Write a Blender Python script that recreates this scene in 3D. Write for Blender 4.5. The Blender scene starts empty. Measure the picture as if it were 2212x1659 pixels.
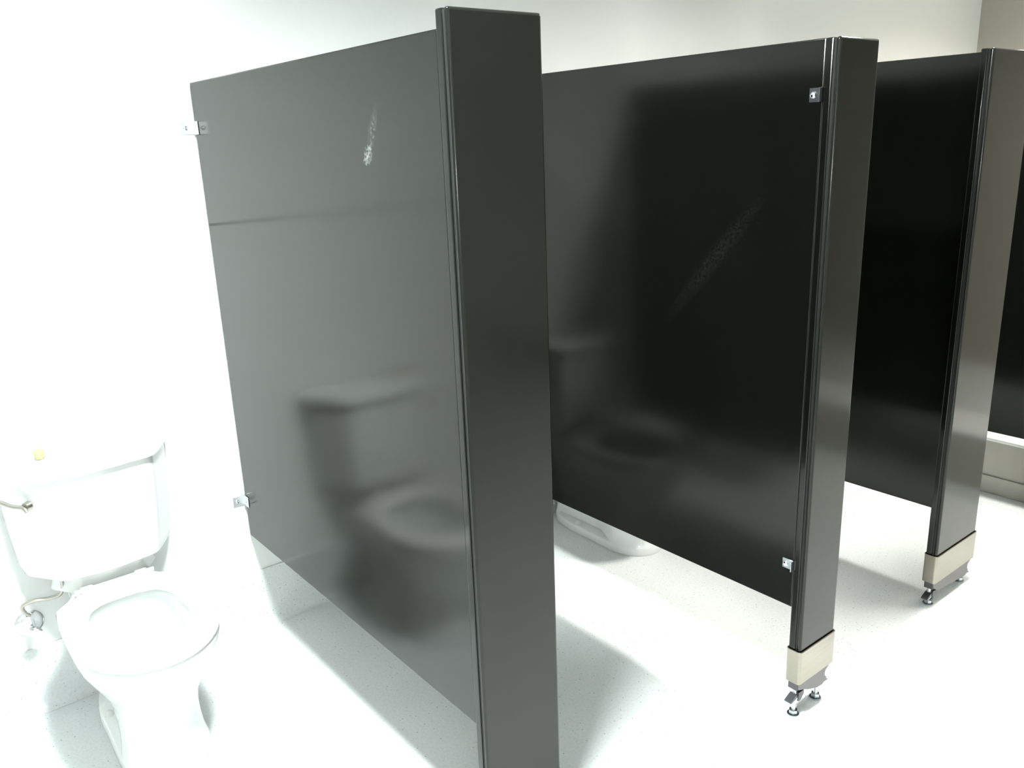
import bpy, bmesh, math
from mathutils import Vector, Matrix
PI = math.pi
sc = bpy.context.scene
C = sc.collection

# ------------------------------------------------------------------ camera
CAM_POS = Vector((-0.92526, -2.67975, 1.63048))
FW = Vector((0.594009, 0.754701, -0.278532))
RT = Vector((0.778534, -0.626499, -0.037208))
UP = Vector((0.202581, 0.194745, 0.959706))
cd = bpy.data.cameras.new('camera')
cd.sensor_width = 36.0
cd.lens = 29.701
cd.clip_start = 0.02
cam = bpy.data.objects.new('camera', cd)
C.objects.link(cam)
m = Matrix((RT, UP, -FW)).transposed().to_4x4()
m.translation = CAM_POS
cam.matrix_world = m
sc.camera = cam

# ------------------------------------------------------------------ world, exposure
w = bpy.data.worlds.new('world')
sc.world = w
w.use_nodes = True
w.node_tree.nodes['Background'].inputs[0].default_value = (0.9, 1.0, 0.98, 1)
w.node_tree.nodes['Background'].inputs[1].default_value = 0.0
sc.view_settings.view_transform = 'Standard'
sc.view_settings.look = 'None'
sc.view_settings.gamma = 1.0
sc.view_settings.use_curve_mapping = False
sc.view_settings.exposure = 1.24

CEIL = 2.62
LAMPS = [  # x, y, radius, emission strength, colour
    (-0.31, -1.54, 0.15, 310.0, (0.925, 1.0, 0.985)),
    (2.02, -1.55, 0.15, 180.0, (0.99, 0.975, 0.91)),
    (4.30, -1.62, 0.15, 190.0, (1.0, 0.96, 0.86)),
]

# ------------------------------------------------------------------ materials
def principled(name, col, rough=0.5, metal=0.0, spec=0.5, coat=0.0):
    mt = bpy.data.materials.new(name)
    mt.use_nodes = True
    b = mt.node_tree.nodes['Principled BSDF']
    b.inputs['Base Color'].default_value = (*col, 1)
    b.inputs['Roughness'].default_value = rough
    b.inputs['Metallic'].default_value = metal
    b.inputs['Specular IOR Level'].default_value = spec
    b.inputs['Coat Weight'].default_value = coat
    return mt, mt.node_tree, b

def N(nt, t, **kw):
    n = nt.nodes.new(t)
    for k, v in kw.items():
        setattr(n, k, v)
    return n

def noise(nt, scale, detail=2.0, coord='Object'):
    tc = N(nt, 'ShaderNodeTexCoord')
    n = N(nt, 'ShaderNodeTexNoise')
    n.inputs['Scale'].default_value = scale
    n.inputs['Detail'].default_value = detail
    nt.links.new(tc.outputs[coord], n.inputs['Vector'])
    return n

def ramp(nt, src, stops):
    r = N(nt, 'ShaderNodeValToRGB')
    el = r.color_ramp.elements
    while len(el) < len(stops):
        el.new(0.5)
    for e, (p, c) in zip(el, stops):
        e.position = p
        e.color = (*c, 1)
    nt.links.new(src, r.inputs[0])
    return r

def bump(nt, src, b, strength, dist):
    bp = N(nt, 'ShaderNodeBump')
    bp.inputs['Strength'].default_value = strength
    bp.inputs['Distance'].default_value = dist
    nt.links.new(src, bp.inputs['Height'])
    nt.links.new(bp.outputs[0], b.inputs['Normal'])

def mat_wall(name, col, var=0.02):
    mt, nt, b = principled(name, col, 0.62, spec=0.3)
    n = noise(nt, 1.3, 4)
    a = tuple(max(0, c - var) for c in col)
    r = ramp(nt, n.outputs['Fac'], [(0.3, a), (0.7, col)])
    nt.links.new(r.outputs[0], b.inputs['Base Color'])
    n2 = noise(nt, 180, 3)
    bump(nt, n2.outputs['Fac'], b, 0.08, 0.002)
    return mt

def mat_floor():
    mt, nt, b = principled('speckled_floor', (0.78, 0.78, 0.76), 0.34, spec=0.4)
    tc = N(nt, 'ShaderNodeTexCoord')
    base = noise(nt, 2.2, 5)
    rb = ramp(nt, base.outputs['Fac'], [(0.3, (0.72, 0.745, 0.745)), (0.7, (0.80, 0.815, 0.81))])
    # fine pale flakes
    fl = noise(nt, 130, 3)
    rf = ramp(nt, fl.outputs['Fac'], [(0.36, (0.92, 0.925, 0.925)), (0.55, (1, 1, 1))])
    mx = N(nt, 'ShaderNodeMix', data_type='RGBA', blend_type='MULTIPLY')
    mx.inputs['Factor'].default_value = 1.0
    nt.links.new(rb.outputs[0], mx.inputs['A'])
    nt.links.new(rf.outputs[0], mx.inputs['B'])
    # sparse dark specks
    vo = N(nt, 'ShaderNodeTexVoronoi')
    vo.inputs['Scale'].default_value = 85
    nt.links.new(tc.outputs['Object'], vo.inputs['Vector'])
    rv = ramp(nt, vo.outputs['Distance'], [(0.10, (1, 1, 1)), (0.19, (0, 0, 0))])
    sep = N(nt, 'ShaderNodeSeparateColor')
    nt.links.new(vo.outputs['Color'], sep.inputs[0])
    th = N(nt, 'ShaderNodeMath', operation='GREATER_THAN')
    th.inputs[1].default_value = 0.72
    nt.links.new(sep.outputs[0], th.inputs[0])
    mu = N(nt, 'ShaderNodeMath', operation='MULTIPLY')
    nt.links.new(th.outputs[0], mu.inputs[0])
    nt.links.new(rv.outputs[0], mu.inputs[1])
    mx2 = N(nt, 'ShaderNodeMix', data_type='RGBA')
    nt.links.new(mu.outputs[0], mx2.inputs['Factor'])
    nt.links.new(mx.outputs['Result'], mx2.inputs['A'])
    mx2.inputs['B'].default_value = (0.30, 0.32, 0.31, 1)
    nt.links.new(mx2.outputs['Result'], b.inputs['Base Color'])
    return mt

def mat_panel(name, mark=None):
    """dark bronze-black enamel; mark = (y, z) of a chalky scuff or pale streak on the face"""
    mt, nt, b = principled(name, (0.018, 0.02, 0.018), 0.2, spec=0.44)
    b.inputs['Specular Tint'].default_value = (1.0, 0.99, 0.93, 1)
    n = noise(nt, 420, 2)
    r = ramp(nt, n.outputs['Fac'], [(0.3, (0.0018, 0.0024, 0.0018)), (0.7, (0.0042, 0.0048, 0.0038))])
    col = r.outputs[0]
    n2 = noise(nt, 2.0, 3)
    rr = ramp(nt, n2.outputs['Fac'], [(0.3, (0.13, 0.13, 0.13)), (0.7, (0.17, 0.17, 0.17))])
    nt.links.new(rr.outputs[0], b.inputs['Roughness'])
    n3 = noise(nt, 300, 2)
    bump(nt, n3.outputs['Fac'], b, 0.012, 0.001)
    if mark:
        tc = N(nt, 'ShaderNodeTexCoord')
        sx = N(nt, 'ShaderNodeSeparateXYZ')
        nt.links.new(tc.outputs['Object'], sx.inputs[0])
        def blob(y, z, ry, rz, shear=0.0):
            dy = N(nt, 'ShaderNodeMath', operation='SUBTRACT'); dy.inputs[1].default_value = y
            dz = N(nt, 'ShaderNodeMath', operation='SUBTRACT'); dz.inputs[1].default_value = z
            nt.links.new(sx.outputs['Y'], dy.inputs[0]); nt.links.new(sx.outputs['Z'], dz.inputs[0])
            sh = N(nt, 'ShaderNodeMath', operation='MULTIPLY_ADD'); sh.inputs[1].default_value = shear
            nt.links.new(dz.outputs[0], sh.inputs[0]); nt.links.new(dy.outputs[0], sh.inputs[2])
            a = N(nt, 'ShaderNodeMath', operation='DIVIDE'); a.inputs[1].default_value = ry
            c = N(nt, 'ShaderNodeMath', operation='DIVIDE'); c.inputs[1].default_value = rz
            nt.links.new(sh.outputs[0], a.inputs[0]); nt.links.new(dz.outputs[0], c.inputs[0])
            a2 = N(nt, 'ShaderNodeMath', operation='POWER'); a2.inputs[1].default_value = 2
            c2 = N(nt, 'ShaderNodeMath', operation='POWER'); c2.inputs[1].default_value = 2
            aa = N(nt, 'ShaderNodeMath', operation='ABSOLUTE'); cc = N(nt, 'ShaderNodeMath', operation='ABSOLUTE')
            nt.links.new(a.outputs[0], aa.inputs[0]); nt.links.new(c.outputs[0], cc.inputs[0])
            nt.links.new(aa.outputs[0], a2.inputs[0]); nt.links.new(cc.outputs[0], c2.inputs[0])
            s = N(nt, 'ShaderNodeMath', operation='ADD')
            nt.links.new(a2.outputs[0], s.inputs[0]); nt.links.new(c2.outputs[0], s.inputs[1])
            o = N(nt, 'ShaderNodeMath', operation='SUBTRACT', use_clamp=True); o.inputs[0].default_value = 1.0
            nt.links.new(s.outputs[0], o.inputs[1])
            return o.outputs[0]
        gr = noise(nt, 130, 4)
        gm = ramp(nt, gr.outputs['Fac'], [(0.40, (0, 0, 0)), (0.62, (1, 1, 1))])
        for (y, z, ry, rz, sh, k) in mark:
            o = blob(y, z, ry, rz, sh)
            mu = N(nt, 'ShaderNodeMath', operation='MULTIPLY')
            nt.links.new(o, mu.inputs[0]); nt.links.new(gm.outputs[0], mu.inputs[1])
            mk = N(nt, 'ShaderNodeMath', operation='MULTIPLY'); mk.inputs[1].default_value = k
            nt.links.new(mu.outputs[0], mk.inputs[0])
            mx = N(nt, 'ShaderNodeMix', data_type='RGBA')
            nt.links.new(mk.outputs[0], mx.inputs['Factor'])
            nt.links.new(col, mx.inputs['A'])
            mx.inputs['B'].default_value = (0.42, 0.45, 0.43, 1)
            col = mx.outputs['Result']
    nt.links.new(col, b.inputs['Base Color'])
    return mt

def mat_metal(name, col, rough, brushed=False):
    mt, nt, b = principled(name, col, rough, 1.0)
    tc = N(nt, 'ShaderNodeTexCoord')
    mp = N(nt, 'ShaderNodeMapping')
    mp.inputs['Scale'].default_value = (6, 6, 300) if brushed else (25, 25, 25)
    n = N(nt, 'ShaderNodeTexNoise')
    n.inputs['Scale'].default_value = 1.0
    n.inputs['Detail'].default_value = 3
    nt.links.new(tc.outputs['Object'], mp.inputs[0])
    nt.links.new(mp.outputs[0], n.inputs['Vector'])
    r = ramp(nt, n.outputs['Fac'], [(0.3, tuple(c * 0.9 for c in col)), (0.7, col)])
    nt.links.new(r.outputs[0], b.inputs['Base Color'])
    return mt

def mat_plain(name, col, rough, spec=0.5, coat=0.0, var=0.06, scale=8):
    mt, nt, b = principled(name, col, rough, 0, spec, coat)
    n = noise(nt, scale, 3)
    r = ramp(nt, n.outputs['Fac'], [(0.3, tuple(c * (1 - var) for c in col)), (0.7, col)])
    nt.links.new(r.outputs[0], b.inputs['Base Color'])
    return mt

M = {}
M['wall'] = mat_wall('white_wall_paint', (0.85, 0.86, 0.85))
M['ceiling'] = mat_wall('ceiling_paint', (0.86, 0.87, 0.86))
M['accent'] = mat_wall('grey_beige_wall_paint', (0.42, 0.41, 0.36))
M['floor'] = mat_floor()
M['seamline'] = mat_plain('grey_joint', (0.52, 0.53, 0.52), 0.6)
M['panel'] = mat_panel('black_enamel')
M['panel_scuffed'] = mat_panel('black_enamel_scuffed', [
    (0.286, 1.258, 0.022, 0.026, 0.35, 0.40), (0.262, 1.300, 0.018, 0.062, 0.42, 0.10)])
M['panel_streaked'] = mat_panel('black_enamel_streaked', [
    (0.309, 0.94, 0.040, 0.20, 0.84, 0.014)])  # faint slanted paler streak across the second partition
M['core'] = mat_plain('seam_black', (0.008, 0.009, 0.008), 0.5)
M['steel'] = mat_metal('brushed_stainless', (0.36, 0.335, 0.285), 0.36, True)
M['chrome'] = mat_metal('chrome', (0.86, 0.87, 0.88), 0.12)
M['bracket'] = mat_metal('bright_bracket_steel', (0.84, 0.86, 0.87), 0.42)
M['zinc'] = mat_metal('zinc_plated_steel', (0.62, 0.66, 0.68), 0.28)
M['dull'] = mat_metal('dark_oiled_steel', (0.13, 0.13, 0.14), 0.4)
M['endplate'] = mat_plain('raw_grey_steel', (0.17, 0.155, 0.16), 0.45)
M['nickel'] = mat_metal('braided_nickel', (0.55, 0.52, 0.47), 0.33)
M['china'] = mat_plain('vitreous_china', (0.84, 0.85, 0.84), 0.12, 0.5, 0.3, 0.01)
M['seat'] = mat_plain('white_seat_plastic', (0.85, 0.85, 0.84), 0.25, 0.5, 0, 0.01)
M['water'] = mat_plain('bowl_water', (0.62, 0.72, 0.70), 0.03, 0.6)
M['hole'] = mat_plain('drain_shade', (0.20, 0.21, 0.20), 0.5)
M['yellow'] = mat_plain('yellow_foam', (0.62, 0.61, 0.30), 0.6, 0.3, 0, 0.25, 90)
M['whiteplastic'] = mat_plain('white_plastic', (0.82, 0.83, 0.82), 0.3)
M['housing'] = mat_plain('lamp_housing', (0.35, 0.35, 0.34), 0.4)

# ------------------------------------------------------------------ mesh helpers
def obj(name, bm, mat, parent=None, smooth=True, angle=40):
    lay = bm.faces.layers.int.get('flat')
    bmesh.ops.recalc_face_normals(bm, faces=bm.faces)
    lim = math.radians(angle)
    for f in bm.faces:
        f.smooth = bool(smooth)
    for e in bm.edges:
        # large flat faces of bevelled boxes keep their own normal, so that they mirror straight
        hard = lay is not None and any(f[lay] for f in e.link_faces)
        e.smooth = not (hard or (len(e.link_faces) == 2 and e.calc_face_angle(0.0) > lim))
    me = bpy.data.meshes.new(name)
    bm.to_mesh(me)
    bm.free()
    me.materials.append(mat)
    o = bpy.data.objects.new(name, me)
    C.objects.link(o)
    if parent:
        o.parent = parent
    return o

def empty(name, loc=(0, 0, 0), rz=0.0):
    o = bpy.data.objects.new(name, None)
    o.empty_display_size = 0.1
    C.objects.link(o)
    o.location = loc
    o.rotation_euler = (0, 0, rz)
    return o

def tag(o, label, cat, group=None):
    o['label'] = label
    o['category'] = cat
    if group:
        o['group'] = group
    return o

def struct(o, label=None):
    o['kind'] = 'structure'
    if label:
        o['label'] = label
    return o

def box(bm, x0, x1, y0, y1, z0, z1, bev=0.0, seg=2):
    r = bmesh.ops.create_cube(bm, size=1.0)
    vs = r['verts']
    for v in vs:
        v.co = Vector((x0 + (v.co.x + .5) * (x1 - x0), y0 + (v.co.y + .5) * (y1 - y0), z0 + (v.co.z + .5) * (z1 - z0)))
    if bev > 0:
        es = list({e for v in vs for e in v.link_edges})
        r = bmesh.ops.bevel(bm, geom=es, offset=bev, segments=seg, profile=0.5, affect='EDGES')
        lay = bm.faces.layers.int.get('flat') or bm.faces.layers.int.new('flat')
        for f in bm.faces:
            f.normal_update()
            n = f.normal
            if max(abs(n.x), abs(n.y), abs(n.z)) > 0.99999:
                f[lay] = 1

def B(x0, x1, y0, y1, z0, z1, bev=0.0, seg=2):
    bm = bmesh.new()
    box(bm, x0, x1, y0, y1, z0, z1, bev, seg)
    return bm

def cyl(bm, p0, p1, r0, r1=None, n=20, cap=True):
    r1 = r0 if r1 is None else r1
    p0 = Vector(p0); p1 = Vector(p1)
    d = (p1 - p0)
    q = d.to_track_quat('Z', 'Y').to_matrix().to_4x4()
    q.translation = (p0 + p1) / 2
    bmesh.ops.create_cone(bm, cap_ends=cap, segments=n, radius1=r0, radius2=r1, depth=d.length, matrix=q)

def dome(bm, c, d, r, h, n=20, rings=5):
    """domed button: base centre c, direction d"""
    d = Vector(d).normalized()
    q = d.to_track_quat('Z', 'Y').to_matrix()
    prev = None
    c = Vector(c)
    for i in range(rings + 1):
        a = (PI / 2) * i / rings
        rr, hh = r * math.cos(a), h * math.sin(a)
        if i == rings:
            t = bm.verts.new(c + q @ Vector((0, 0, h)))
            for k in range(n):
                bm.faces.new((prev[k], prev[(k + 1) % n], t))
            break
        ring = [bm.verts.new(c + q @ Vector((rr * math.cos(2 * PI * k / n), rr * math.sin(2 * PI * k / n), hh))) for k in range(n)]
        if prev:
            for k in range(n):
                bm.faces.new((prev[k], prev[(k + 1) % n], ring[(k + 1) % n], ring[k]))
        else:
            bm.faces.new(ring[::-1])
        prev = ring

def loft(bm, rings, cap0=True, cap1=True):
    rv = [[bm.verts.new(p) for p in r] for r in rings]
    n = len(rv[0])
    for a, b in zip(rv, rv[1:]):
        for k in range(n):
            bm.faces.new((a[k], a[(k + 1) % n], b[(k + 1) % n], b[k]))
    if cap0:
        bm.faces.new(rv[0][::-1])
    if cap1:
        bm.faces.new(rv[-1])
    return rv

def tube(bm, pts, r, n=12, sub=8):
    """smooth tube through points (Catmull-Rom)"""
    P = [Vector(p) for p in pts]
    P = [P[0] * 2 - P[1]] + P + [P[-1] * 2 - P[-2]]
    path = []
    for i in range(1, len(P) - 2):
        for s in range(sub):
            t = s / sub
            a, b, c, d = P[i - 1], P[i], P[i + 1], P[i + 2]
            path.append(0.5 * ((2 * b) + (c - a) * t + (2 * a - 5 * b + 4 * c - d) * t * t + (3 * b - a - 3 * c + d) * t ** 3))
    path.append(P[-2])
    rings = []
    up = None
    for i, p in enumerate(path):
        t = (path[min(i + 1, len(path) - 1)] - path[max(i - 1, 0)]).normalized()
        if up is None:
            up = t.orthogonal().normalized()
        up = (up - t * up.dot(t)).normalized()
        s = t.cross(up)
        rings.append([p + r * (math.cos(2 * PI * k / n) * up + math.sin(2 * PI * k / n) * s) for k in range(n)])
    loft(bm, rings)

def prism_xz(bm, pts, y0, y1):
    """extrude an outline in the x-z plane between y0 and y1"""
    a = [bm.verts.new((x, y0, z)) for x, z in pts]
    b = [bm.verts.new((x, y1, z)) for x, z in pts]
    n = len(pts)
    bm.faces.new(a)
    bm.faces.new(b[::-1])
    for k in range(n):
        bm.faces.new((a[k], b[k], b[(k + 1) % n], a[(k + 1) % n]))

# ------------------------------------------------------------------ the room
XL, XR_, YF, T = -3.6, 5.14, -5.2, 0.12
struct(obj('floor', B(XL - T, XR_ + T, YF - T, T, -0.1, 0.0), M['floor'], smooth=False), 'white speckled seamless floor')
struct(obj('ceiling', B(XL - T, XR_ + T, YF - T, T, CEIL, CEIL + 0.1), M['ceiling'], smooth=False))
struct(obj('wall_back', B(XL, XR_, 0.0, T, 0.0, CEIL), M['wall'], smooth=False), 'white painted wall behind the toilets')
struct(obj('wall_right', B(XR_, XR_ + T, YF, T, 0.0, CEIL), M['accent'], smooth=False), 'grey-beige wall at the far right end')
struct(obj('wall_left', B(XL - T, XL, YF, T, 0.0, CEIL), M['wall'], smooth=False))
struct(obj('wall_front', B(XL - T, XR_ + T, YF - T, YF, 0.0, CEIL), M['wall'], smooth=False))

# coved base of the floor material running up the back wall
def cove(x0, x1, z1=0.205, d=0.007, r=0.03):
    bm = bmesh.new()
    prof = [(0.0, 0.0), (0.0, z1), (-d * 0.6, z1), (-d, z1 - 0.003)]
    for i in range(7):
        a = (PI / 2) * i / 6
        prof.append((-d - r + r * math.cos(a), r - r * math.sin(a)))
    A = [bm.verts.new((x0, y - 0.0005, z + 0.0005)) for y, z in prof]
    D = [bm.verts.new((x1, y - 0.0005, z + 0.0005)) for y, z in prof]
    n = len(prof)
    for k in range(n):
        bm.faces.new((A[k], A[(k + 1) % n], D[(k + 1) % n], D[k]))
    bm.faces.new(A[::-1]); bm.faces.new(D)
    return bm
struct(obj('baseboard_back', cove(XL, XR_), M['floor']), 'speckled coved base along the back wall')

struct(obj('trim_3', B(XL, -0.002, -0.0012, -0.0003, 1.404, 1.412), M['seamline'], smooth=False), 'thin horizontal joint line on the white back wall')

# low ledge seen under the last partition
LX = 2.963
struct(obj('wall_low', B(LX, LX + 0.30, YF, -0.045, 0.0, 0.244, 0.003), M['accent']), 'low grey ledge wall seen beneath the far right partition')
struct(obj('trim_1', B(LX - 0.006, LX + 0.306, YF, -0.045, 0.2445, 0.258, 0.004), M['wall']), 'white cap on the low ledge wall')
struct(obj('trim_2', B(LX - 0.010, LX - 0.0005, YF, -0.045, 0.0005, 0.082, 0.003), M['accent']), 'grey base strip along the low ledge wall')

# ------------------------------------------------------------------ ceiling lamps
def ceiling_lamp(x, y, r, strength, col, label):
    t = tag(empty('ceiling_light', (x, y, CEIL)), label, 'light', 'ceiling lights')
    bm = bmesh.new()
    n = 40
    prof = [(r + 0.03, 0.0), (r + 0.03, -0.06), (r + 0.02, -0.085), (r + 0.004, -0.085), (r, -0.012), (0.02, -0.012), (0.02, 0.0)]
    loft(bm, [[(a * math.cos(2 * PI * k / n), a * math.sin(2 * PI * k / n), z - 0.0005) for k in range(n)] for a, z in prof], False, False)
    obj('housing', bm, M['housing'], t)
    mt = bpy.data.materials.new('lamp_diffuser_glow')
    mt.use_nodes = True
    nt = mt.node_tree
    nt.nodes.clear()
    e = nt.nodes.new('ShaderNodeEmission')
    e.inputs[0].default_value = (*col, 1)
    e.inputs[1].default_value = strength
    o = nt.nodes.new('ShaderNodeOutputMaterial')
    nt.links.new(e.outputs[0], o.inputs[0])
    bm = bmesh.new()
    bmesh.ops.create_circle(bm, cap_ends=True, segments=40, radius=r - 0.002, matrix=Matrix.Translation((0, 0, -0.018)) @ Matrix.Rotation(PI, 4, 'X'))
    obj('diffuser', bm, mt, t, smooth=False)
    return t
for L, lab in zip(LAMPS, ('bright round ceiling light above the front of the nearest toilet', 'dimmer round ceiling light beside the third black partition', 'round ceiling light near the far right wall')):
    ceiling_lamp(*L, lab)

# added light standing in for a camera flash: pilaster edge glints and fill
def fill_light(x, z, strength, label):
    t = tag(empty('added_fill_light', (x, YF, z)), label, 'light')
    obj('back_plate', B(-0.32, 0.32, 0.0005, 0.03, -0.05, 0.05, 0.006, 2), M['chrome'], t)
    mt = bpy.data.materials.new('fill_globe_glow')
    mt.use_nodes = True
    nt = mt.node_tree
    nt.nodes.clear()
    e = nt.nodes.new('ShaderNodeEmission')
    e.inputs[0].default_value = (0.93, 1.0, 0.99, 1)
    e.inputs[1].default_value = strength
    o = nt.nodes.new('ShaderNodeOutputMaterial')
    nt.links.new(e.outputs[0], o.inputs[0])
    for gx in (-0.21, 0.0, 0.21):
        bm = bmesh.new()
        cyl(bm, (gx, 0.03, 0), (gx, 0.065, 0), 0.028, 0.024, n=20)
        k = obj('socket', bm, M['chrome'], t)
        bm = bmesh.new()
        bmesh.ops.create_uvsphere(bm, u_segments=24, v_segments=14, radius=0.03, matrix=Matrix.Translation((gx, 0.092, 0)))
        obj('globe_bulb', bm, mt, k)
fill_light(-2.1, 1.92, 330.0, 'added three-globe light behind the camera, standing in for its flash')

# ------------------------------------------------------------------ partitions
ZT, ZB, TH = 1.826, 0.350, 0.025

def stirrup(panel, x0, x1, yw, z, mat, flip=1):
    """U-bracket that grips a panel edge at the wall: two flanges on the wall, two ears on the panel faces, bolts"""
    h = 0.019
    bm = bmesh.new()
    for s, xe in ((-1, x0), (1, x1)):
        a = xe + s * 0.0006
        box(bm, min(a, a + s * 0.0026), max(a, a + s * 0.0026), yw - 0.040, yw - 0.0006, z - h, z + h, 0.001, 1)       # ear
        box(bm, min(a, a + s * 0.040), max(a, a + s * 0.040), yw - 0.0034, yw - 0.0006, z - h, z + h, 0.001, 1)        # wall flange
    br = obj('wall_bracket', bm, mat, panel)
    br['label'] = 'shiny metal bracket fixing the panel to the wall'
    for s, xe in ((-1, x0), (1, x1)):
        bm = bmesh.new()
        a = xe + s * 0.0032
        dome(bm, (a, yw - 0.024, z), (s, 0, 0), 0.008, 0.005, 16)
        obj('bolt', bm, M['chrome'], br)
        bm = bmesh.new()
        dome(bm, (xe + s * 0.027, yw - 0.0034, z), (0, -1, 0), 0.007, 0.004, 16)
        obj('bolt', bm, M['chrome'], br)
    return br

def ear_bracket(panel, x0, yp, z, mat, zh=0.016):
    """angle bracket between the panel's left face and the pilaster's back"""
    bm = bmesh.new()
    box(bm, x0 - 0.0032, x0 - 0.0006, yp + 0.0006, yp + 0.036, z - zh, z + zh, 0.0012, 1)
    box(bm, x0 - 0.016, x0 - 0.0006, yp + 0.0006, yp + 0.003, z - zh, z + zh, 0.0008, 1)
    br = obj('pilaster_bracket', bm, mat, panel)
    bm = bmesh.new()
    dome(bm, (x0 - 0.0032, yp + 0.025, z), (-1, 0, 0), 0.009, 0.007, 16)
    obj('bolt', bm, M['chrome'], br)
    return br

def partition(x, depth, label, mat, zt=ZT, zb=ZB):
    """x = left face; runs from the back wall to y = -depth"""
    t = tag(empty('partition_panel', (x, -depth, zb)), label, 'partition', 'black stall partition panels')
    o = obj('panel_sheet', B(0, TH, 0.0015, depth - 0.012, 0.0, zt - zb, 0.003, 2), mat, t)
    o.location = (0, 0, 0)
    return t

def pilaster(xl, xr, depth, zt, zshoe, label, shoe_label, tp=0.038):
    """front post, back face at y = -depth; two folded pans around a dark core, shoe pushed up, levelling bolts"""
    wd = xr - xl
    t = tag(empty('pilaster', (xl, -depth - tp / 2, 0.0)), label, 'pilaster', 'black stall pilasters')
    h = tp / 2
    z0 = zshoe + 0.012
    down = zshoe < 0.03
    obj('front_pan', B(0, wd, -h, -h + 0.0125, z0, zt, 0.006, 4), M['panel'], t)
    obj('back_pan', B(0, wd, h - 0.0205, h, z0, zt - 0.0005, 0.0035, 2), M['panel'], t)
    obj('seam_core', B(0.003, wd - 0.003, -h + 0.011, h - 0.019, z0 + 0.002, zt - 0.0035), M['core'], t, smooth=False)
    # stainless shoe, rounded sleeve open at top and bottom
    g = 0.0022
    def rr(x0, x1, y0, y1, r, z, k=5):
        pts = []
        for cx, cy, a0 in ((x1 - r, y1 - r, 0), (x0 + r, y1 - r, PI / 2), (x0 + r, y0 + r, PI), (x1 - r, y0 + r, 1.5 * PI)):
            for i in range(k + 1):
                a = a0 + (PI / 2) * i / k
                pts.append((cx + r * math.cos(a), cy + r * math.sin(a), z))
        return pts
    za, zb_ = zshoe, zshoe + 0.104
    o_ = lambda z, e=0.0: rr(-g - 0.0022 - e, wd + g + 0.0022 + e, -h - g - 0.0022 - e, h + g + 0.0022 + e, 0.009, z)
    i_ = lambda z: rr(-g, wd + g, -h - g, h + g, 0.0075, z)
    bm = bmesh.new()
    loft(bm, [i_(za), o_(za), o_(zb_ - 0.002), o_(zb_ - 0.001, 0.0006), o_(zb_), i_(zb_), i_(za)], False, False)
    bmesh.ops.remove_doubles(bm, verts=bm.verts, dist=1e-6)
    s = obj('shoe', bm, M['steel'], t)
    s['label'] = shoe_label
    if down:
        return t
    # grey end plate with the bite cut out of its far lower corner
    q = zshoe
    zl = q - 0.045
    pts = [(0.004, q + 0.012), (0.004, q - 0.014), (0.008, q - 0.024), (0.030, q - 0.031), (0.060, q - 0.045), (wd - 0.066, q - 0.060), (wd - 0.040, q - 0.062)]
    pts += [(wd - 0.030, q - 0.058), (wd - 0.008, q - 0.0585), (wd - 0.022, q - 0.050)]
    for i in range(6):
        a = -PI * 0.62 - (PI * 0.60) * i / 5
        pts.append((wd - 0.012 + 0.017 * math.cos(a), q - 0.030 + 0.017 * math.sin(a)))
    pts += [(wd - 0.010, q - 0.010), (wd - 0.004, q - 0.004), (wd - 0.004, q + 0.012)]
    bm = bmesh.new()
    prism_xz(bm, pts, -h + 0.002, -h + 0.0065)
    obj('end_plate', bm, M['endplate'], t, smooth=False)
    obj('end_cap', B(0.002, 0.0048, -h + 0.003, h - 0.004, q - 0.026, q + 0.012, 0.001, 1), M['dull'], t)
    # levelling bolts
    for bx in (0.017, wd - 0.040):
        bm = bmesh.new()
        cyl(bm, (bx, 0.002, 0.0005), (bx, 0.002, zshoe + 0.03), 0.0062, n=14)
        b_ = obj('levelling_bolt', bm, M['zinc'], t)
        for zz, rr_, hh in ((0.006, 0.0125, 0.010), (zl - 0.020, 0.0105, 0.008)):
            bm = bmesh.new()
            cyl(bm, (bx, 0.002, zz), (bx, 0.002, zz + hh), rr_, n=6)
            obj('nut', bm, M['zinc'], b_, smooth=False)
        bm = bmesh.new()
        cyl(bm, (bx, 0.002, 0.0006), (bx, 0.002, 0.0035), 0.017, n=20)
        obj('washer', bm, M['zinc'], b_)
        # folded clip that the bolt passes through
        bm = bmesh.new()
        k_ = 1.0 if bx < 0.1 else 0.55
        prism_xz(bm, [(bx - 0.004, zl + 0.001), (bx - 0.034 * k_, zl - 0.013), (bx - 0.032 * k_, zl - 0.018), (bx - 0.006, zl - 0.012)], -0.010, 0.012)
        prism_xz(bm, [(bx + 0.004, zl + 0.002), (bx + 0.030 * k_, zl + 0.001), (bx + 0.031 * k_, zl - 0.009), (bx + 0.016 * k_, zl - 0.026), (bx + 0.006, zl - 0.027)], -0.010, 0.012)
        obj('clip', bm, M['dull'], b_, smooth=False)
    return t

P1 = partition(0.0, 1.3258, 'nearest black stall partition reflecting the toilet, with a chalky scuff mark', M['panel_scuffed'])
P2 = partition(0.958, 1.510, 'second black stall partition from the left, toilet reflected dimly in it', M['panel_streaked'], 1.8275, 0.3455)
P3 = partition(1.905, 1.480, 'third black stall partition from the left, behind the second pilaster', M['panel'], 1.830, 0.327)
P4 = partition(2.771, 1.480, 'farthest black partition, a dark sliver at the right edge above the ledge', M['panel'], 1.826, 0.352)

def rel(pn, z):
    return z - pn.location.z
def add_stirrups(pn, depth):
    for z in (1.697, 0.480):
        stirrup(pn, 0.0, TH, depth, rel(pn, z), M['bracket'])
for pn, d in ((P1, 1.3258), (P2, 1.510), (P3, 1.480), (P4, 1.480)):
    add_stirrups(pn, d)
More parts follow.
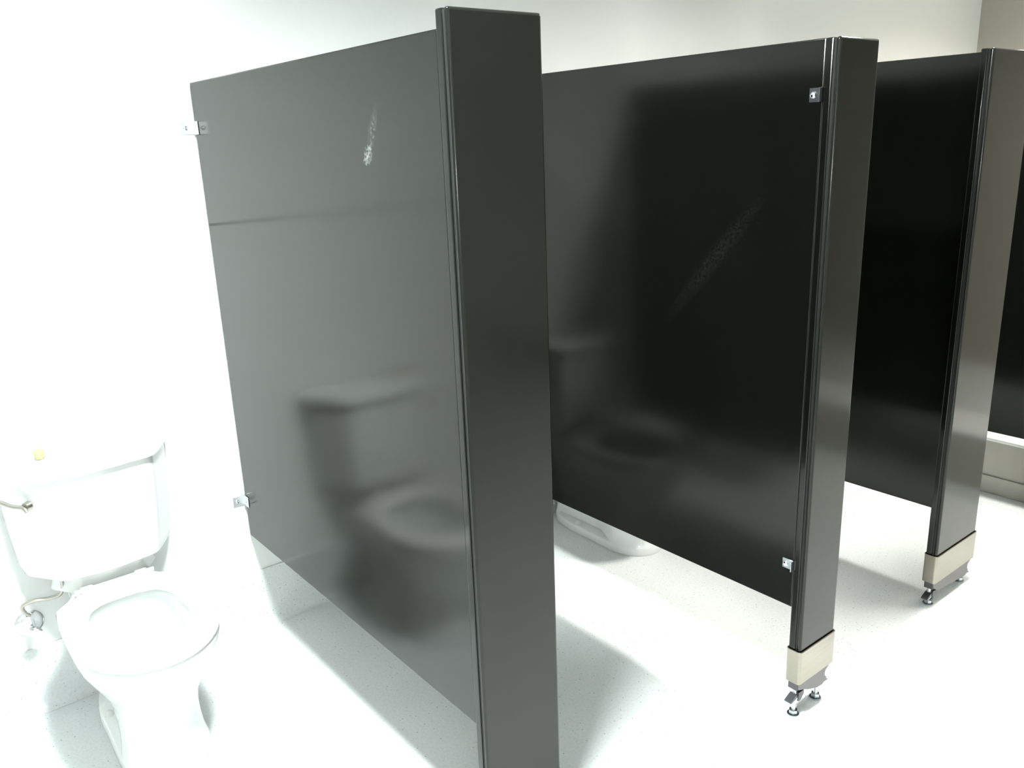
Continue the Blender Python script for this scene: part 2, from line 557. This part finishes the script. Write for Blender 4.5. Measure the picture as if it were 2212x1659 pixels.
# the brackets seen on the second panel
bt = ear_bracket(P2, 0.0, 0.0, rel(P2, 1.703), M['dull'], 0.0165)
bt['label'] = 'small dark bracket with a bright bolt near the panel top'
bb = ear_bracket(P2, 0.0, 0.0, rel(P2, 0.474), M['zinc'], 0.0145)
bb['label'] = 'small silver bracket near the panel bottom'

pilaster(-0.003, 0.217, 1.3258, 1.859, 0.002, 'tall nearest black pilaster rising above the first partition', 'stainless steel shoe')
pilaster(0.954, 1.124, 1.510, 1.8275, 0.117, 'narrow black pilaster on the second partition, steel shoe raised off the floor', 'raised stainless steel shoe')
pilaster(1.818, 2.112, 1.480, 1.834, 0.092, 'wide black pilaster on the third partition at the right, steel shoe raised', 'raised stainless steel shoe')

pilaster(2.762, 2.935, 1.480, 1.834, 0.100, 'black pilaster holding the front of the farthest partition beside the ledge', 'raised stainless steel shoe')

# ------------------------------------------------------------------ toilets
def egg(hw, yf, yb, z, n=56, hwb=None, ystep=-0.36, p=2.3):
    """closed outline: round front, squarer back; optional narrower rear half width"""
    yc = yf + hw * 1.25 if (yb - yf) > hw * 2.2 else (yf + yb) / 2
    pts = []
    for k in range(n):
        a = 2 * PI * k / n
        s, c = math.sin(a), math.cos(a)
        if c <= 0:   # front
            x = hw * math.copysign(abs(s) ** (2 / 2.0), s)
            y = yc - (yc - yf) * abs(c)
        else:
            x = hw * math.copysign(abs(s) ** (2 / 3.2), s)
            y = yc + (yb - yc) * abs(c) ** (2 / 3.2)
        if hwb is not None:
            t = min(1, max(0, (y - ystep) / (0.02 if ystep < -0.3 else 0.07)))
            t = t * t * (3 - 2 * t)
            lim = hw * (1 - t) + hwb * t
            x = max(-lim, min(lim, x))
        pts.append((x, y, z))
    return pts

def tank_ring(hb, hf, yf, z, yb=-0.012, n=9):
    """plan of the tank: wide at the wall, angled sides, gently bowed front"""
    corners = [(-hb, yb, 0.012), (-hb, -0.062, 0.035), (-hf, yf + 0.012, 0.03), (hf, yf + 0.012, 0.03), (hb, -0.062, 0.035), (hb, yb, 0.012)]
    pts = []
    m_ = len(corners)
    for i, (x, y, r) in enumerate(corners):
        p = Vector((x, y)); a = Vector(corners[i - 1][:2]); b = Vector(corners[(i + 1) % m_][:2])
        u = (a - p).normalized(); v = (b - p).normalized()
        d = min(r, (a - p).length * 0.45, (b - p).length * 0.45)
        p0, p1 = p + u * d, p + v * d
        for k in range(5):
            t = k / 4
            q = (1 - t) ** 2 * p0 + 2 * t * (1 - t) * p + t * t * p1
            pts.append(q)
        if i == 2:    # bowed front between the two front corners
            nx = Vector(corners[3][:2])
            s0 = p1; e0 = nx + (p - nx).normalized() * min(0.05, (p - nx).length * 0.45)
            for k in range(1, n):
                t = k / n
                q = s0.lerp(e0, t)
                q.y -= 0.012 * 4 * t * (1 - t)
                pts.append(q)
    return [(q.x, q.y, z) for q in pts]

def make_toilet(label, loc, group):
    t = tag(empty('toilet', loc), label, 'toilet', group)
    # bowl and pedestal, with a hollow basin
    bm = bmesh.new()
    S = [egg(.118, -.60, -.045, .0005, hwb=.112), egg(.120, -.602, -.045, .006, hwb=.114), egg(.118, -.60, -.045, .030, hwb=.111),
         egg(.116, -.597, -.046, .036, hwb=.107, ystep=-.385), egg(.114, -.594, -.05, .040, hwb=.066, ystep=-.385), egg(.110, -.588, -.05, .07, hwb=.058, ystep=-.385), egg(.106, -.582, -.05, .11, hwb=.056, ystep=-.385), egg(.106, -.580, -.05, .155, hwb=.062, ystep=-.385),
         egg(.112, -.592, -.05, .205, hwb=.082, ystep=-.385), egg(.128, -.622, -.045, .252, hwb=0.095, ystep=-.22), egg(.152, -.655, -.04, .300, hwb=0.102, ystep=-.22), egg(.172, -.684, -.035, .342, hwb=0.108, ystep=-.22),
         egg(.180, -.697, -.03, .372, hwb=0.112, ystep=-.22), egg(.182, -.700, -.03, .390, hwb=0.114, ystep=-.22), egg(.178, -.696, -.03, .402, hwb=0.111, ystep=-.22), egg(.168, -.686, -.036, .4045, hwb=0.104, ystep=-.22),
         egg(.138, -.650, -.245, .4045), egg(.131, -.642, -.250, .400), egg(.130, -.640, -.250, .384), egg(.138, -.648, -.245, .372),
         egg(.128, -.625, -.250, .320), egg(.105, -.580, -.262, .260), egg(.072, -.500, -.285, .205), egg(.050, -.450, -.300, .175),
         egg(.042, -.430, -.310, .13), egg(.036, -.42, -.32, .09)]
    loft(bm, S)
    bowl = obj('bowl', bm, M['china'], t, angle=60)
    bm = bmesh.new()
    loft(bm, [egg(.066, -.49, -.288, .1955), egg(.066, -.49, -.288, .197)])
    obj('water', bm, M['water'], bowl)
    for s in (-1, 1):
        bm = bmesh.new()
        dome(bm, (s * .090, -.235, .034), (s * .15, 0, 1), .014, .018, 18)
        obj('bolt_cap', bm, M['whiteplastic'], bowl)
    bm = bmesh.new()
    loft(bm, [tank_ring(.150, .095, -.165, .4040, -.035), tank_ring(.142, .088, -.155, .430, -.035), tank_ring(.150, .095, -.165, .4615, -.035)])
    obj('tank_deck', bm, M['china'], bowl, angle=50)
    # seat ring
    bm = bmesh.new()
    o1 = egg(.186, -.703, -.178, 0, 72)
    i1 = egg(.118, -.600, -.268, 0, 72)
    sec = [(0.0, .4065), (-.015, .414), (.06, .4215), (.2, .4255), (.5, .427), (.76, .4245), (.94, .4195), (1.0, .412), (.97, .4065), (0.0, .4065)]
    rings = []
    for f_, z in sec:
        rings.append([(a[0] + (b[0] - a[0]) * f_, a[1] + (b[1] - a[1]) * f_, z) for a, b in zip(o1, i1)])
    loft(bm, rings, False, False)
    bmesh.ops.remove_doubles(bm, verts=bm.verts, dist=1e-6)
    seat = obj('seat', bm, M['seat'], t, angle=50)
    bm = bmesh.new()
    for s in (-1, 1):
        box(bm, s * .075 - .018, s * .075 + .018, -.205, -.168, .4055, .432, .005, 2)
    cyl(bm, (-.11, -.182, .424), (.11, -.182, .424), .007, n=14)
    obj('hinge', bm, M['seat'], seat)
    # tank
    bm = bmesh.new()
    loft(bm, [tank_ring(.192, .116, -.184, .462), tank_ring(.206, .130, -.195, .470), tank_ring(.214, .136, -.199, .50), tank_ring(.222, .143, -.205, .60), tank_ring(.230, .148, -.209, .745), tank_ring(.230, .148, -.209, .7795)])
    tank = obj('tank', bm, M['china'], t, angle=50)
    bm = bmesh.new()
    loft(bm, [tank_ring(.238, .153, -.219, .780), tank_ring(.245, .158, -.225, .784), tank_ring(.246, .160, -.227, .800), tank_ring(.242, .156, -.222, .812), tank_ring(.228, .145, -.208, .8185)])
    obj('tank_lid', bm, M['china'], t, angle=50)
    # trip lever on the angled left side
    bm = bmesh.new()
    a = Vector((-.176, -.172, .716)); nrm = Vector((-.86, -.50, 0)).normalized(); along = Vector((-.50, .86, 0)).normalized()
    cyl(bm, a - nrm * .004, a + nrm * .010, .014, .012, n=18)
    p0 = a + nrm * .016 - along * .012
    pts = [p0 - Vector((0, 0, .010)), p0 + along * .012, a + nrm * .022 + along * .04 + Vector((0, 0, .004)), a + nrm * .026 + along * .085 + Vector((0, 0, .016))]
    tube(bm, pts, .0058, 10, 6)
    lv = obj('flush_lever', bm, M['nickel'], t)
    lv['label'] = 'chrome flush lever'
    return t

def copy_tree(o, parent=None):
    c = o.copy()
    C.objects.link(c)
    c.parent = parent
    for ch in list(o.children):
        copy_tree(ch, c)
    return c

T1 = make_toilet('white toilet in full view at the left, yellow bit on its tank lid', (-0.475, 0, 0), 'white toilets in the stalls')
T2 = copy_tree(T1)
T2.location = (0.47, 0, 0)
T2['label'] = 'white toilet hidden behind the nearest partition, mirrored in the second one'
T3 = copy_tree(T1)
T3.location = (1.42, 0, 0)
T3['label'] = 'white toilet whose base shows beneath the second partition'

# water supply of the first toilet
sv = tag(empty('supply_valve', (-0.692, 0.0, 0.292)), 'chrome water supply valve on the wall beside the left toilet', 'valve')
bm = bmesh.new()
n = 32
loft(bm, [[(r * math.cos(2 * PI * k / n), y, r * math.sin(2 * PI * k / n)) for k in range(n)] for r, y in ((.040, -.0006), (.040, -.003), (.034, -.009), (.018, -.013), (.012, -.014))], True, True)
obj('escutcheon', bm, M['chrome'], sv)
bm = bmesh.new()
cyl(bm, (0, -.013, 0), (0, -.052, 0), .0095, n=18)
cyl(bm, (0, -.038, -.004), (0, -.038, .032), .0115, n=18)
cyl(bm, (0, -.038, .030), (0, -.038, .042), .0125, n=6)
obj('valve_body', bm, M['chrome'], sv)
bm = bmesh.new()
cyl(bm, (0, -.052, 0), (0, -.062, 0), .006, n=12)
nk = 36
rg = []
for y, s in ((-.062, .85), (-.066, 1.0), (-.074, 1.0), (-.078, .85)):
    rg.append([(s * (.017 + .0025 * math.cos(6 * 2 * PI * k / nk)) * 1.15 * math.cos(2 * PI * k / nk), y, s * (.017 + .0025 * math.cos(6 * 2 * PI * k / nk)) * .8 * math.sin(2 * PI * k / nk)) for k in range(nk)])
loft(bm, rg)
obj('handle', bm, M['chrome'], sv)
bm = bmesh.new()
tube(bm, [(0, -.038, .040), (-.012, -.040, .062), (-.010, -.046, .082), (.018, -.055, .090), (.055, -.066, .088), (.082, -.078, .095), (.092, -.088, .115), (.094, -.094, .140), (.090, -.098, .168)], .0058, 12, 8)
h_ = obj('supply_hose', bm, M['nickel'], sv)

# small yellow foam bit on the tank lid
bm = bmesh.new()
n = 18
rings = []
for i, (r, z) in enumerate(((.010, 0), (.0128, .003), (.0125, .012), (.0135, .020), (.012, .026), (.008, .028))):
    rings.append([((r + .0013 * math.sin(3 * a + i)) * math.cos(a), (r + .0012 * math.cos(5 * a + i * 2)) * math.sin(a), z) for a in [2 * PI * k / n for k in range(n)]])
loft(bm, rings)
yb = obj('yellow_foam_plug', bm, M['yellow'])
yb.location = (-0.592, -0.105, 0.819)
tag(yb, 'small yellow foam plug lying on the white tank lid', 'plug')
